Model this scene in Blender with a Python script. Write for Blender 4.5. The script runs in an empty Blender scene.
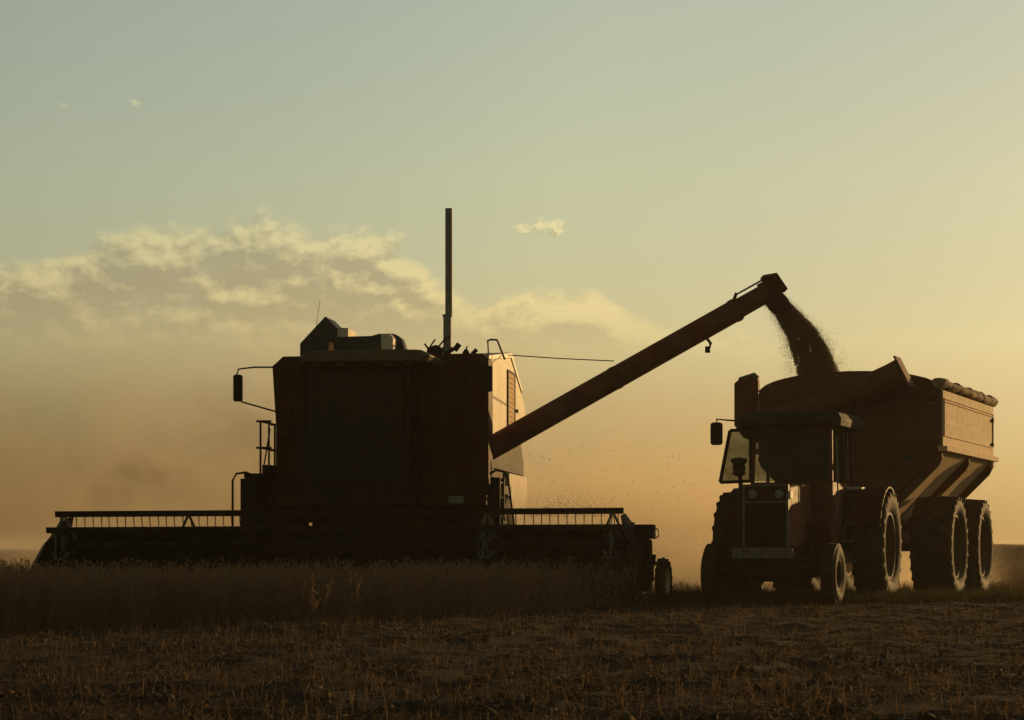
import bpy, bmesh, math, random
import numpy as np
from mathutils import Vector, Matrix
R = math.radians
S = bpy.context.scene
COL = S.collection
random.seed(7)
rng = np.random.default_rng(11)

# ------------------------------------------------------------------ camera
cam = bpy.data.cameras.new('camera')
camo = bpy.data.objects.new('camera', cam)
COL.objects.link(camo)
S.camera = camo
camo.location = (0, 0, 0.86)
camo.rotation_euler = (R(90), 0, 0)
cam.sensor_width = 36
cam.lens = 36 * 2376 / 1024
cam.shift_y = (548 - 360) / 1024
cam.clip_end = 9000
cam.dof.use_dof = False

# ------------------------------------------------------------------ expression helper for shader maths
class X:
    nt = None
    def __init__(s, sock): s.s = sock
    @staticmethod
    def m(op, *a):
        n = X.nt.nodes.new('ShaderNodeMath'); n.operation = op
        for i, v in enumerate(a):
            if isinstance(v, X): X.nt.links.new(v.s, n.inputs[i])
            else: n.inputs[i].default_value = v
        return X(n.outputs[0])
    def __add__(a, b): return X.m('ADD', a, b)
    def __radd__(a, b): return X.m('ADD', b, a)
    def __sub__(a, b): return X.m('SUBTRACT', a, b)
    def __rsub__(a, b): return X.m('SUBTRACT', b, a)
    def __mul__(a, b): return X.m('MULTIPLY', a, b)
    def __rmul__(a, b): return X.m('MULTIPLY', a, b)
    def __truediv__(a, b): return X.m('DIVIDE', a, b)

def clamp01(a):
    n = X.nt.nodes.new('ShaderNodeClamp'); X.nt.links.new(a.s, n.inputs[0]); return X(n.outputs[0])
def smooth(a, lo, hi):
    n = X.nt.nodes.new('ShaderNodeMapRange'); n.interpolation_type = 'SMOOTHSTEP'
    X.nt.links.new(a.s, n.inputs[0]); n.inputs[1].default_value = lo; n.inputs[2].default_value = hi
    return X(n.outputs[0])
def comb(x, y, z):
    n = X.nt.nodes.new('ShaderNodeCombineXYZ')
    for i, v in enumerate((x, y, z)):
        if isinstance(v, X): X.nt.links.new(v.s, n.inputs[i])
        else: n.inputs[i].default_value = v
    return n.outputs[0]
def noise(vec, scale, detail=4, rough=.5, dist=0.0):
    n = X.nt.nodes.new('ShaderNodeTexNoise'); X.nt.links.new(vec, n.inputs['Vector'])
    n.inputs['Scale'].default_value = scale; n.inputs['Detail'].default_value = detail
    n.inputs['Roughness'].default_value = rough; n.inputs['Distortion'].default_value = dist
    return X(n.outputs[0])
def mixc(f, a, b, mode='MIX'):
    n = X.nt.nodes.new('ShaderNodeMix'); n.data_type = 'RGBA'; n.blend_type = mode
    for idx, v in ((0, f), (6, a), (7, b)):
        if isinstance(v, X): X.nt.links.new(v.s, n.inputs[idx])
        elif isinstance(v, bpy.types.NodeSocket): X.nt.links.new(v, n.inputs[idx])
        elif idx == 0: n.inputs[0].default_value = v
        else: n.inputs[idx].default_value = (*v, 1)
    return n.outputs[2]

# ------------------------------------------------------------------ world: sky with thin clouds
SUN_EL, SUN_ROT = 6.0, 36.0
w = bpy.data.worlds.new('World'); S.world = w; w.use_nodes = True
nt = w.node_tree; X.nt = nt
bg = nt.nodes['Background']; bg.inputs[1].default_value = 0.12
sky = nt.nodes.new('ShaderNodeTexSky'); sky.sky_type = 'NISHITA'; sky.sun_disc = False
sky.sun_elevation = R(SUN_EL); sky.sun_rotation = R(SUN_ROT); sky.dust_density = 1.0
tc = nt.nodes.new('ShaderNodeTexCoord')
sp = nt.nodes.new('ShaderNodeSeparateXYZ'); nt.links.new(tc.outputs['Generated'], sp.inputs[0])
dx, dy, dz = X(sp.outputs[0]), X(sp.outputs[1]), X(sp.outputs[2])
az = X.m('ARCTAN2', dx, dy); el = X.m('ARCSINE', dz)
def ramp(f, stops):
    n = X.nt.nodes.new('ShaderNodeValToRGB'); X.nt.links.new(f.s, n.inputs[0]); cr = n.color_ramp
    cr.elements[0].position = stops[0][0]; cr.elements[0].color = (*stops[0][1], 1)
    cr.elements[1].position = stops[-1][0]; cr.elements[1].color = (*stops[-1][1], 1)
    for p, c in stops[1:-1]: e = cr.elements.new(p); e.color = (*c, 1)
    return n.outputs[0]
# evening air: the sky is dulled near the horizon, and dimmer away from the sunset
tint = mixc(1.0, sky.outputs[0], (24.0, 19.0, 11.0), 'DARKEN')
tint = mixc(1.0, tint, ramp(clamp01(el * 2.0), [(0, (.23, .22, .30)), (.013, (.27, .285, .42)), (.122, (.53, .485, .47)), (.172, (.71, .645, .55)), (.308, (.87, .80, .63)), (.454, (.955, .88, .70)), (1, (.62, .60, .50))]), 'MULTIPLY')
sdot = dx * math.sin(R(SUN_ROT)) + dy * math.cos(R(SUN_ROT))
tint = mixc(1.0, tint, ramp(clamp01(sdot * .5 + .5), [(0, (.84, .68, .48)), (.35, (.84, .70, .54)), (.70, (.92, .86, .76)), (.835, (1.10, 1.10, 1.13)), (.905, (1.02, 1.08, 1.12)), (.957, (.70, .82, .98)), (.985, (.30, .33, .40)), (1, (.18, .19, .21))]), 'MULTIPLY')
low = 1.0 - smooth(el, .0, .115)
hl_ = (smooth(sdot, .66, .93) * .72 + .46 - 1.0) * low + 1.0
tint = mixc(1.0, tint, comb(hl_, hl_, hl_), 'MULTIPLY')
def top_line(u):
    n = X.nt.nodes.new('ShaderNodeFloatCurve'); X.nt.links.new(clamp01((u + .25) * 2.0).s, n.inputs['Value']); cv = n.mapping.curves[0]
    P_ = [(-60, 268), (0, 262), (60, 254), (110, 240), (160, 232), (210, 219), (280, 218), (345, 222), (385, 236), (420, 252), (447, 274), (485, 294), (540, 293), (590, 286), (630, 312), (680, 325), (760, 345), (900, 380)]
    for k, (px, py) in enumerate(P_):
        xx, yy = ((px - 512) / 2376 + .25) * 2.0, (548 - py) / 2376 * 5
        if k < 2: cv.points[k * 1].location = (xx, yy)
        else: cv.points.new(xx, yy)
    n.mapping.update(); return X(n.outputs[0]) * .2
def spot(u, v, px, py, wu, wv, a):
    p, q = (u - (px - 512) / 2376) / wu, (v - (548 - py) / 2376) / wv
    return (1.0 - p * p - q * q) * a
def cloud_field(u, v):
    n1 = noise(comb(u, v * 1.5, 0.71), 25, 10, .59, .0)
    bank = X.m('MINIMUM', (top_line(u) - v) * 60.0, .80)
    n2 = noise(comb(u, v * 1.3, 2.1), 190, 5, .65, .2)
    sm = X.m('MAXIMUM', spot(u, v, 541, 229, .017, .0050, 1.0), X.m('MAXIMUM', spot(u, v, 138, 115, .0045, .0035, .8), spot(u, v, 69, 120, .005, .0025, .6)))
    sm = sm * .9 + (n2 - .5) * 3.4 - .45 - (n1 - .5) * 3.0
    bank = X.m('MAXIMUM', bank, X.m('MAXIMUM', sm, -1.2))
    return bank + (n1 - .5) * 3.0
d0 = cloud_field(az, el)
d1 = cloud_field(az + .0025, el + .0040)
alpha = smooth(d0, -.02, .60) * smooth(el, .072, .112)
lit = clamp01((d0 - d1) * 2.4 + .12)
body = mixc(lit, (.84, .76, .72), (1.42, 1.26, 1.04))
cloudc = mixc(1.0, tint, body, 'MULTIPLY')
skyc = mixc(alpha * .95, tint, cloudc)
nt.links.new(skyc, bg.inputs[0])

# ------------------------------------------------------------------ sun
sl = bpy.data.lights.new('sun', 'SUN'); so = bpy.data.objects.new('sun', sl); COL.objects.link(so)
sl.energy = 2.8; sl.angle = R(.6); sl.color = (1.0, .60, .22)
sdir = Vector((math.sin(R(SUN_ROT)) * math.cos(R(SUN_EL)), math.cos(R(SUN_ROT)) * math.cos(R(SUN_EL)), math.sin(R(SUN_EL))))
so.rotation_euler = sdir.to_track_quat('Z', 'Y').to_euler()

vs = S.view_settings
vs.view_transform = 'Standard'; vs.look = 'None'; vs.exposure = 0.15; vs.gamma = 1; vs.use_curve_mapping = False
S.render.engine = 'CYCLES'
cy = S.cycles
cy.use_denoising = True
cy.max_bounces = 6; cy.diffuse_bounces = 3; cy.glossy_bounces = 3; cy.transmission_bounces = 4
cy.transparent_max_bounces = 12; cy.volume_bounces = 1
cy.volume_step_rate = 1.0; cy.volume_max_steps = 128

# ------------------------------------------------------------------ materials
MATS = {}
def mat(name, c1, c2=None, scale=6, rough=.6, metal=0.0, bump=0.0, bscale=60, dust=.0, contrast=(.35, .65), spec=.04):
    if name in MATS: return MATS[name]
    m = bpy.data.materials.new(name); m.use_nodes = True; X.nt = nt = m.node_tree
    b = nt.nodes['Principled BSDF']; tc = nt.nodes.new('ShaderNodeTexCoord')
    o = tc.outputs['Object']
    c2 = c2 or tuple(v * .7 for v in c1)
    n = noise(o, scale, 6, .6)
    col = mixc(smooth(n, *contrast), c1, c2)
    if dust > 0:
        n2 = noise(o, 1.3, 8, .7)
        col = mixc(smooth(n2, .42, .75) * dust, col, (.20, .15, .09))
    nt.links.new(col, b.inputs['Base Color'])
    r = clamp01(noise(o, 11, 5, .6) * .35 + (rough - .17))
    nt.links.new(r.s, b.inputs['Roughness'])
    b.inputs['Metallic'].default_value = metal
    b.inputs['Specular IOR Level'].default_value = spec
    if bump > 0:
        bn = nt.nodes.new('ShaderNodeBump'); bn.inputs['Strength'].default_value = bump; bn.inputs['Distance'].default_value = .01
        nt.links.new(noise(o, bscale, 6, .65).s, bn.inputs['Height']); nt.links.new(bn.outputs[0], b.inputs['Normal'])
    MATS[name] = m; return m
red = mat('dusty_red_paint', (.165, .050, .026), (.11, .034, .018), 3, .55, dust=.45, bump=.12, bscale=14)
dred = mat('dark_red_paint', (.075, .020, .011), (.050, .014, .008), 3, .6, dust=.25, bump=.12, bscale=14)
cartred = mat('cart_red_paint', (.17, .072, .036), (.12, .050, .026), 2.5, .6, dust=.5, bump=.15, bscale=9)
cream = mat('cream_paint', (.86, .76, .55), (.78, .68, .48), 2.2, .5, dust=.25, bump=.10, bscale=8)
pale = mat('pale_cart_paint', (.86, .64, .39), (.76, .54, .32), 5, .75, dust=.15, bump=.10, bscale=8)
black = mat('black_steel', (.020, .019, .017), (.012, .011, .010), 8, .6, dust=.12, bump=.1)
grey = mat('grey_steel', (.16, .16, .155), (.10, .10, .095), 8, .45, .3, dust=.35, bump=.1)
bluegrey = mat('blue_grey_paint', (.055, .070, .075), (.035, .045, .05), 6, .5, dust=.25)
olive = mat('olive_roof_paint', (.15, .13, .075), (.11, .095, .055), 4, .5, dust=.4)
galv = mat('galvanised_steel', (.30, .28, .25), (.22, .21, .19), 14, .5, .0, dust=.1)
rubber = mat('tyre_rubber', (.040, .033, .025), (.060, .045, .030), 5, .72, dust=.22, bump=.2, bscale=40)
rimw = mat('wheel_rim_paint', (.12, .085, .05), (.08, .055, .033), 6, .68, .2, dust=.5)
tarp = mat('tan_tarpaulin', (.42, .30, .17), (.26, .18, .10), 9, .85, bump=.6, bscale=18)
amber = mat('amber_plastic', (.85, .40, .12), (.7, .3, .08), 4, .3)
lampg = mat('lamp_glass', (.08, .08, .075), (.05, .05, .045), 8, .2)
roofm = mat('cab_roof_paint', (.035, .036, .033), (.025, .025, .023), 6, .7, dust=.15)
seatm = mat('seat_vinyl', (.03, .025, .02), None, 8, .6)
def glass(name, c, a):
    m = bpy.data.materials.new(name); m.use_nodes = True; X.nt = nt = m.node_tree
    out = nt.nodes['Material Output']; b = nt.nodes['Principled BSDF']
    b.inputs['Base Color'].default_value = (*c, 1); b.inputs['Roughness'].default_value = .12; b.inputs['Specular IOR Level'].default_value = .08
    t = nt.nodes.new('ShaderNodeBsdfTransparent'); t.inputs[0].default_value = (.75, .78, .72, 1)
    mx = nt.nodes.new('ShaderNodeMixShader')
    tc = nt.nodes.new('ShaderNodeTexCoord'); n = noise(tc.outputs['Object'], 4, 6, .65)
    f = clamp01(smooth(n, .3, .8) * .25 + a)
    nt.links.new(f.s, mx.inputs[0]); nt.links.new(t.outputs[0], mx.inputs[1]); nt.links.new(b.outputs[0], mx.inputs[2])
    nt.links.new(mx.outputs[0], out.inputs[0]); return m
darkglass = glass('dark_cab_glass', (.004, .0045, .003), .86)
clearglass = glass('dusty_clear_glass', (.04, .04, .03), .36)
headlamp = mat('headlamp_glass', (.30, .29, .26), (.22, .21, .19), 20, .4)

# ------------------------------------------------------------------ mesh builder
class MB:
    def __init__(s): s.bm = bmesh.new()
    def box(s, lo, hi, rot=None, piv=None):
        lo, hi = Vector(lo), Vector(hi)
        c = (lo + hi) / 2; d = hi - lo
        M = Matrix.Translation(c) @ Matrix.Diagonal((*d, 1))
        if rot is not None:
            p = Vector(piv) if piv is not None else c
            M = Matrix.Translation(p) @ rot.to_4x4() @ Matrix.Translation(-p) @ M
        bmesh.ops.create_cube(s.bm, size=1, matrix=M); return s
    def bar(s, a, b, wd, ht, up=(0, 0, 1)):
        a, b = Vector(a), Vector(b); d = b - a; L = d.length; d = d.normalized()
        u = Vector(up); sx = d.cross(u)
        if sx.length < 1e-4: sx = d.cross(Vector((1, 0, 0)))
        sx.normalize(); u = sx.cross(d)
        M = Matrix((sx, d, u)).transposed().to_4x4()
        M = Matrix.Translation((a + b) / 2) @ M @ Matrix.Diagonal((wd, L, ht, 1))
        bmesh.ops.create_cube(s.bm, size=1, matrix=M); return s
    def tube(s, pts, r, n=10, r2=None):
        pts = [Vector(p) for p in pts]; rings = []
        N = len(pts)
        for i, p in enumerate(pts):
            if i == 0: d = pts[1] - p
            elif i == N - 1: d = p - pts[i - 1]
            else: d = (pts[i + 1] - p).normalized() + (p - pts[i - 1]).normalized()
            d.normalize()
            u = Vector((0, 0, 1)) if abs(d.z) < .95 else Vector((0, 1, 0))
            a = d.cross(u).normalized(); b = d.cross(a)
            rr = r if r2 is None else r + (r2 - r) * i / (N - 1)
            rings.append([s.bm.verts.new(p + (a * math.cos(t) + b * math.sin(t)) * rr) for t in [2 * math.pi * k / n for k in range(n)]])
        for r0, r1 in zip(rings, rings[1:]):
            for k in range(n): s.bm.faces.new((r0[k], r0[(k + 1) % n], r1[(k + 1) % n], r1[k]))
        s.bm.faces.new(rings[0][::-1]); s.bm.faces.new(rings[-1]); return s
    def prism(s, pts, ax, a, b):
        """polygon given in the two axes other than ax, swept from a to b along ax"""
        def mk(p, t):
            if ax == 'x': return (t, p[0], p[1])
            if ax == 'y': return (p[0], t, p[1])
            return (p[0], p[1], t)
        A = [s.bm.verts.new(mk(p, a)) for p in pts]; B = [s.bm.verts.new(mk(p, b)) for p in pts]
        n = len(pts)
        s.bm.faces.new(A); s.bm.faces.new(B[::-1])
        for k in range(n): s.bm.faces.new((A[k], B[k], B[(k + 1) % n], A[(k + 1) % n]))
        return s
    def loft(s, rings):
        V = [[s.bm.verts.new(p) for p in r] for r in rings]; n = len(V[0])
        for r0, r1 in zip(V, V[1:]):
            for k in range(n): s.bm.faces.new((r0[k], r0[(k + 1) % n], r1[(k + 1) % n], r1[k]))
        s.bm.faces.new(V[0][::-1]); s.bm.faces.new(V[-1]); return s
    def lathe(s, prof, c, n=48, axis='x', close=True):
        """prof: list of (offset along axis, radius)"""
        c = Vector(c); rings = []
        for (o, r) in prof:
            ring = []
            for k in range(n):
                t = 2 * math.pi * k / n
                if axis == 'x': p = Vector((o, r * math.cos(t), r * math.sin(t)))
                elif axis == 'y': p = Vector((r * math.cos(t), o, r * math.sin(t)))
                else: p = Vector((r * math.cos(t), r * math.sin(t), o))
                ring.append(s.bm.verts.new(c + p))
            rings.append(ring)
        for r0, r1 in zip(rings, rings[1:]):
            for k in range(n): s.bm.faces.new((r0[k], r0[(k + 1) % n], r1[(k + 1) % n], r1[k]))
        if close:
            s.bm.faces.new(rings[0][::-1]); s.bm.faces.new(rings[-1])
        else:
            for k in range(n): s.bm.faces.new((rings[-1][k], rings[-1][(k + 1) % n], rings[0][(k + 1) % n], rings[0][k]))
        return s
    def build(s, name, m, parent=None, bevel=.0, smooth_ang=40, extra=None):
        bm = s.bm
        bmesh.ops.recalc_face_normals(bm, faces=bm.faces)
        me = bpy.data.meshes.new(name); bm.to_mesh(me); bm.free()
        me.materials.append(m)
        for e in (extra or []): me.materials.append(e)
        me.polygons.foreach_set('use_smooth', [True] * len(me.polygons))
        me.set_sharp_from_angle(angle=R(smooth_ang))
        o = bpy.data.objects.new(name, me); COL.objects.link(o)
        if parent is not None: o.parent = parent
        if bevel > 0:
            b = o.modifiers.new('bevel', 'BEVEL'); b.width = bevel; b.segments = 2; b.limit_method = 'ANGLE'; b.angle_limit = R(35)
        return o
def empty(name, loc=(0, 0, 0), rz=0, parent=None):
    o = bpy.data.objects.new(name, None); COL.objects.link(o); o.location = loc; o.rotation_euler = (0, 0, rz)
    o.empty_display_size = .2
    if parent is not None: o.parent = parent
    return o
def tag(o, label=None, cat=None, group=None, kind=None):
    for k, v in (('label', label), ('category', cat), ('group', group), ('kind', kind)):
        if v: o[k] = v
    return o
def npmesh(name, V, F, m, nper):
    me = bpy.data.meshes.new(name)
    me.vertices.add(len(V)); me.vertices.foreach_set('co', V.astype(np.float32).ravel())
    me.loops.add(F.size); me.loops.foreach_set('vertex_index', F.astype(np.int32).ravel())
    me.polygons.add(len(F)); me.polygons.foreach_set('loop_start', np.arange(0, F.size, nper, dtype=np.int32))
    me.update(calc_edges=True); me.materials.append(m)
    o = bpy.data.objects.new(name, me); COL.objects.link(o); return o

# ------------------------------------------------------------------ ground
def vnoise(x, y, seed):
    r = np.random.default_rng(seed); T = r.random((256, 256))
    xi = np.floor(x).astype(int); yi = np.floor(y).astype(int); fx = x - xi; fy = y - yi
    fx = fx * fx * (3 - 2 * fx); fy = fy * fy * (3 - 2 * fy)
    g = lambda a, b: T[a & 255, b & 255]
    return (g(xi, yi) * (1 - fx) + g(xi + 1, yi) * fx) * (1 - fy) + (g(xi, yi + 1) * (1 - fx) + g(xi + 1, yi + 1) * fx) * fy
def hground(x, y):
    near = 1 / (1 + np.maximum(0, y - 45) / 40)
    h = (vnoise(x / 2.3, y / 2.3, 1) - .5) * .05 + (vnoise(x / .6, y / .6, 2) - .5) * .05
    h = h + (vnoise(x / .24, y / .24, 3) - .5) * .075
    h = h - .01
    far = (vnoise(x / 60, y / 60, 4) - .5) * .5 * np.clip((y - 70) / 100, 0, 1)
    return h * near + far
def axis(lo, hi, step, far0, far1, k):
    a = list(np.arange(lo, hi + 1e-6, step)); s = step; v = hi; up = []
    while v < far1: s *= k; v = min(v + s, far1); up.append(v)
    s = step; v = lo; dn = []
    while v > far0: s *= k; v = max(v - s, far0); dn.append(v)
    return np.array(dn[::-1] + a + up)
gx = axis(-11, 12, .11, -1500, 1500, 1.16); gy = axis(11, 48, .085, -300, 2500, 1.16)
GX, GY = np.meshgrid(gx, gy)
V = np.stack([GX, GY, hground(GX, GY)], -1).reshape(-1, 3)
ny, nx = GX.shape
I = (np.arange(ny - 1)[:, None] * nx + np.arange(nx - 1)[None]).ravel()
F = np.stack([I, I + 1, I + nx + 1, I + nx], 1)
m = bpy.data.materials.new('field_soil'); m.use_nodes = True; X.nt = nt = m.node_tree
b = nt.nodes['Principled BSDF']; tc = nt.nodes.new('ShaderNodeTexCoord'); o = tc.outputs['Object']
c = mixc(smooth(noise(o, 9, 8, .7), .35, .68), (.030, .019, .011), (.095, .062, .035))
c = mixc(smooth(noise(o, .5, 7, .65), .42, .62) * .6, c, (.034, .027, .014))
c = mixc(smooth(noise(o, 60, 4, .7), .56, .70) * .5, c, (.16, .115, .065))
nt.links.new(c, b.inputs['Base Color']); b.inputs['Roughness'].default_value = .95; b.inputs['Specular IOR Level'].default_value = .1
bn = nt.nodes.new('ShaderNodeBump'); bn.inputs['Strength'].default_value = 1.0; bn.inputs['Distance'].default_value = .06
nt.links.new(noise(o, 30, 8, .7).s, bn.inputs['Height']); nt.links.new(bn.outputs[0], b.inputs['Normal'])
g = npmesh('ground', V, F, m, 4); g['kind'] = 'structure'
g.data.polygons.foreach_set('use_smooth', [True] * len(g.data.polygons))

# ------------------------------------------------------------------ wheels
def tyre_mb(cx, cy, cz, Rr, wd, rimr, lugs, lh=.036, ribbed=False):
    mb = MB(); h = wd / 2; Rb = Rr - lh
    prof = [(-h * .74, rimr), (-h * .92, rimr + (Rb - rimr) * .25), (-h, rimr + (Rb - rimr) * .55), (-h * .96, rimr + (Rb - rimr) * .82),
            (-h * .84, Rb - .012), (-h * .5, Rb), (0, Rb + .006), (h * .5, Rb), (h * .84, Rb - .012), (h * .96, rimr + (Rb - rimr) * .82),
            (h, rimr + (Rb - rimr) * .55), (h * .92, rimr + (Rb - rimr) * .25), (h * .74, rimr), (h * .60, rimr - .02), (-h * .60, rimr - .02)]
    mb.lathe(prof, (cx, cy, cz), 56, 'x', close=False)
    if lugs:
        for side in (-1, 1):
            for k in range(lugs):
                t = 2 * math.pi * (k + (.5 if side > 0 else 0)) / lugs
                sw = .55 * 2 * math.pi / lugs * 1.5
                tw = .022 / Rr * 1.3
                P = []
                for (xx, tt) in ((.02 * side * wd, t), (h * .97 * side, t + sw)):
                    for dr, q in ((-.02, 1.3), (lh, .85)):
                        for sgn in (-1, 1):
                            a = tt + sgn * tw * q; rr = Rb + dr - (.028 if abs(xx) > h * .5 else 0)
                            P.append(mb.bm.verts.new((cx + xx, cy + rr * math.cos(a), cz + rr * math.sin(a))))
                # a lug runs from the middle of the tread down over the shoulder
                a0 = t + sw; Q = []
                for dr, q in ((-.14, .8),):
                    for sgn in (-1, 1):
                        a = a0 + sgn * tw * q; Q.append(mb.bm.verts.new((cx + side * h * .985, cy + (Rb + dr) * math.cos(a), cz + (Rb + dr) * math.sin(a))))
                f = mb.bm.faces.new
                f((P[0], P[1], P[3], P[2])); f((P[2], P[3], P[7], P[6])); f((P[0], P[2], P[6], P[4])); f((P[1], P[5], P[7], P[3]))
                f((P[6], P[7], Q[1], Q[0])); f((P[4], P[6], Q[0])); f((P[5], Q[1], P[7]))
    if ribbed:
        for xx in (-.6, -.2, .2, .6):
            mb.lathe([(xx * h - .02, Rb - .01), (xx * h - .016, Rr), (xx * h + .016, Rr), (xx * h + .02, Rb - .01)], (cx, cy, cz), 56, 'x', close=False)
    return mb
def wheel(parent, cx, cy, Rr, wd, rimr, lugs, side, z=None, ribbed=False, disc=.35, rim_mat=None):
    z = Rr - .02 if z is None else z
    wh = empty('wheel', (cx, cy, z), 0, parent)
    tyre_mb(0, 0, 0, Rr, wd, rimr, lugs, ribbed=ribbed).build('tyre', rubber, wh, smooth_ang=35)
    h = wd / 2; d = side * h * disc
    mb = MB(); s = side
    prof = [(s * h * .80, rimr + .015), (s * h * .80, rimr - .02), (s * h * .60, rimr - .05), (d, rimr - .08), (d, rimr * .55), (d + s * .03, rimr * .42),
            (d + s * .03, .02), (d - s * .02, .02), (d - s * .02, rimr * .6), (d - s * .03, rimr - .07), (-s * h * .75, rimr - .04), (-s * h * .80, rimr + .01)]
    mb.lathe(prof, (0, 0, 0), 48, 'x', close=False)
    mb.build('rim', rim_mat or rimw, wh)
    hb = MB(); k_ = rimr / .5; hb.lathe([(d + s * .02, .13 * k_), (d + s * .10 * k_, .12 * k_), (d + s * .12 * k_, .07 * k_), (d + s * .12 * k_, .01)], (0, 0, 0), 20, 'x')
    for k in range(8):
        t = 2 * math.pi * k / 8
        hb.lathe([(d + s * .025, .015), (d + s * .055, .015)], (0, .18 * math.cos(t) * rimr / .5, .18 * math.sin(t) * rimr / .5), 6, 'x')
    hb.build('hub', grey, wh); return wh

# ================================================================== COMBINE HARVESTER
cb = empty('combine_harvester', (-2.17, 39.0, 0), R(-7))
tag(cb, 'large dark red combine harvester with wide reel header at the standing crop', 'combine harvester')
def P(name, mb, m, par=cb, bevel=.008, **k): return mb.build(name, m, par, bevel, **k)
# grain tank / body front
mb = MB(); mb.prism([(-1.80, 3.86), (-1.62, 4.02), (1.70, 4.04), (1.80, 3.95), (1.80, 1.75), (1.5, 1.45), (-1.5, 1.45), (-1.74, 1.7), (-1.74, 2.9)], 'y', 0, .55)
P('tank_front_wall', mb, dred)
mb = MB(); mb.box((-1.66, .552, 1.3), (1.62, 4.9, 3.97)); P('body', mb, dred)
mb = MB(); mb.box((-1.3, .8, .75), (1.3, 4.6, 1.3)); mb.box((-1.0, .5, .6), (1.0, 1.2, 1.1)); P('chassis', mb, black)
for xx in (-1.5, -.9, .9, 1.5):
    mb = MB(); mb.box((xx - .03, -.04, 1.7), (xx + .03, -.002, 3.9)); P('wall_rib', mb, dred)
# cab
mb = MB()
mb.prism([(-1.06, 1.75), (.66, 1.75), (.72, 2.2), (.66, 3.78), (-1.04, 3.78), (-1.1, 2.2)], 'y', -.10, -.02)
mb.box((-1.08, -1.30, 1.55), (.70, -.002, 1.95))
for xx in (-1.07, .62): mb.bar((xx + .03, -1.28, 1.94), (xx + .03, -1.12, 3.80), .07, .07, (0, 1, 0))
for xx in (-1.07, .62): mb.bar((xx + .03, -.06, 1.94), (xx + .03, -.06, 3.80), .08, .08, (0, 1, 0))
cab = P('cab', mb, black)
mb = MB(); mb.loft([[(-.98, -1.275, 1.96), (.59, -1.275, 1.96), (.59, -1.255, 1.96), (-.98, -1.255, 1.96)], [(-.96, -1.13, 3.78), (.57, -1.13, 3.78), (.57, -1.11, 3.78), (-.96, -1.11, 3.78)]])
P('windscreen', mb, darkglass, cab, 0)
for xx in (-1.065, .685):
    mb = MB(); mb.prism([(-1.22, 1.98), (-.12, 1.98), (-.12, 3.76), (-1.08, 3.76)], 'x', xx, xx + .012); P('side_window', mb, darkglass, cab, 0)
mb = MB(); mb.box((-.5, -.75, 1.96), (.0, -.3, 2.45)); mb.box((-.5, -.38, 2.4), (.0, -.25, 3.05)); P('seat', mb, seatm, cab, .03)
mb = MB(); mb.tube([(-.25, -.9, 1.96), (-.25, -.98, 2.6)], .03, 8); mb.lathe([(-.015, .2), (.015, .2), (.015, .17), (-.015, .17)], (-.25, -.99, 2.62), 24, 'z', close=False); P('steering_wheel', mb, black, cab, 0)
# cab roof (rounded shell) with work lamps under the brow
mb = MB()
def roof_ring(y, g): return [(-1.02 + g, y, 3.80), (-1.06 + g, y, 3.86), (-1.0 + g, y, 3.93), (-.8, y, 3.975), (.5, y, 3.99), (.95 - g, y, 3.98), (1.10 - g, y, 3.90), (1.04 - g, y, 3.80)]
mb.loft([roof_ring(-1.58, .10), roof_ring(-1.50, .02), roof_ring(-.8, 0), roof_ring(-.004, 0)])
P('cab_roof', mb, olive, bevel=.02)
for xx in (-.84, -.46, -.06, .32, .62):
    mb = MB(); mb.box((xx, -1.48, 3.735), (xx + .17, -1.38, 3.798)); ol = P('work_lamp', mb, black, bevel=.01)
    mb = MB(); mb.box((xx + .015, -1.490, 3.745), (xx + .155, -1.482, 3.788)); P('lens', mb, lampg, ol, 0)
# roof equipment
y0 = -.3
mb = MB(); mb.prism([(-1.26, 3.98), (-1.26, 4.20), (-.84, 4.64), (-.66, 4.46), (-.66, 3.98)], 'y', -.35, .45); P('air_intake_box', mb, bluegrey)
mb = MB(); mb.prism([(-.655, 4.46), (-.655, 4.28), (-.47, 4.28), (-.47, 4.45)], 'y', -.30, .40); P('intake_end_cap', mb, cream)
mb = MB(); mb.prism([(-.65, 3.985), (-.65, 4.30), (-.06, 4.31), (.07, 4.34), (.07, 3.985)], 'y', -.40, .35); P('air_duct', mb, bluegrey, bevel=.03)
mb = MB(); mb.prism([(-.25, 3.99), (-.25, 4.32), (-.02, 4.38), (.24, 4.38), (.35, 4.30), (.46, 3.99)], 'y', .0, .36); P('duct_hood', mb, bluegrey, bevel=.03)
mb = MB(); mb.prism([(.072, 4.0), (.072, 4.34), (.22, 4.35), (.28, 4.28), (.28, 4.02)], 'y', -.36, -.01); lh = P('hood_end_panel', mb, cream, bevel=.02)
mb = MB(); mb.box((.281, -.28, 4.14), (.29, -.10, 4.17)); P('latch', mb, black, lh, 0)
mb = MB(); mb.lathe([(3.97, .06), (4.0, .06), (4.16, .035), (4.18, .01)], (-.66, -.75, 0), 14, 'z'); P('beacon_lamp', mb, amber, bevel=0)
mb = MB(); mb.lathe([(3.95, .16), (4.0, .14), (4.05, .07), (4.06, .01)], (.62, -.2, 0), 20, 'z'); P('roof_vent', mb, olive, bevel=0)
mb = MB(); mb.tube([(-1.12, .3, 4.02), (-1.13, .3, 4.5), (-1.06, .3, 4.98)], .006, 6, .003); P('whip_antenna', mb, black, bevel=0)
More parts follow.
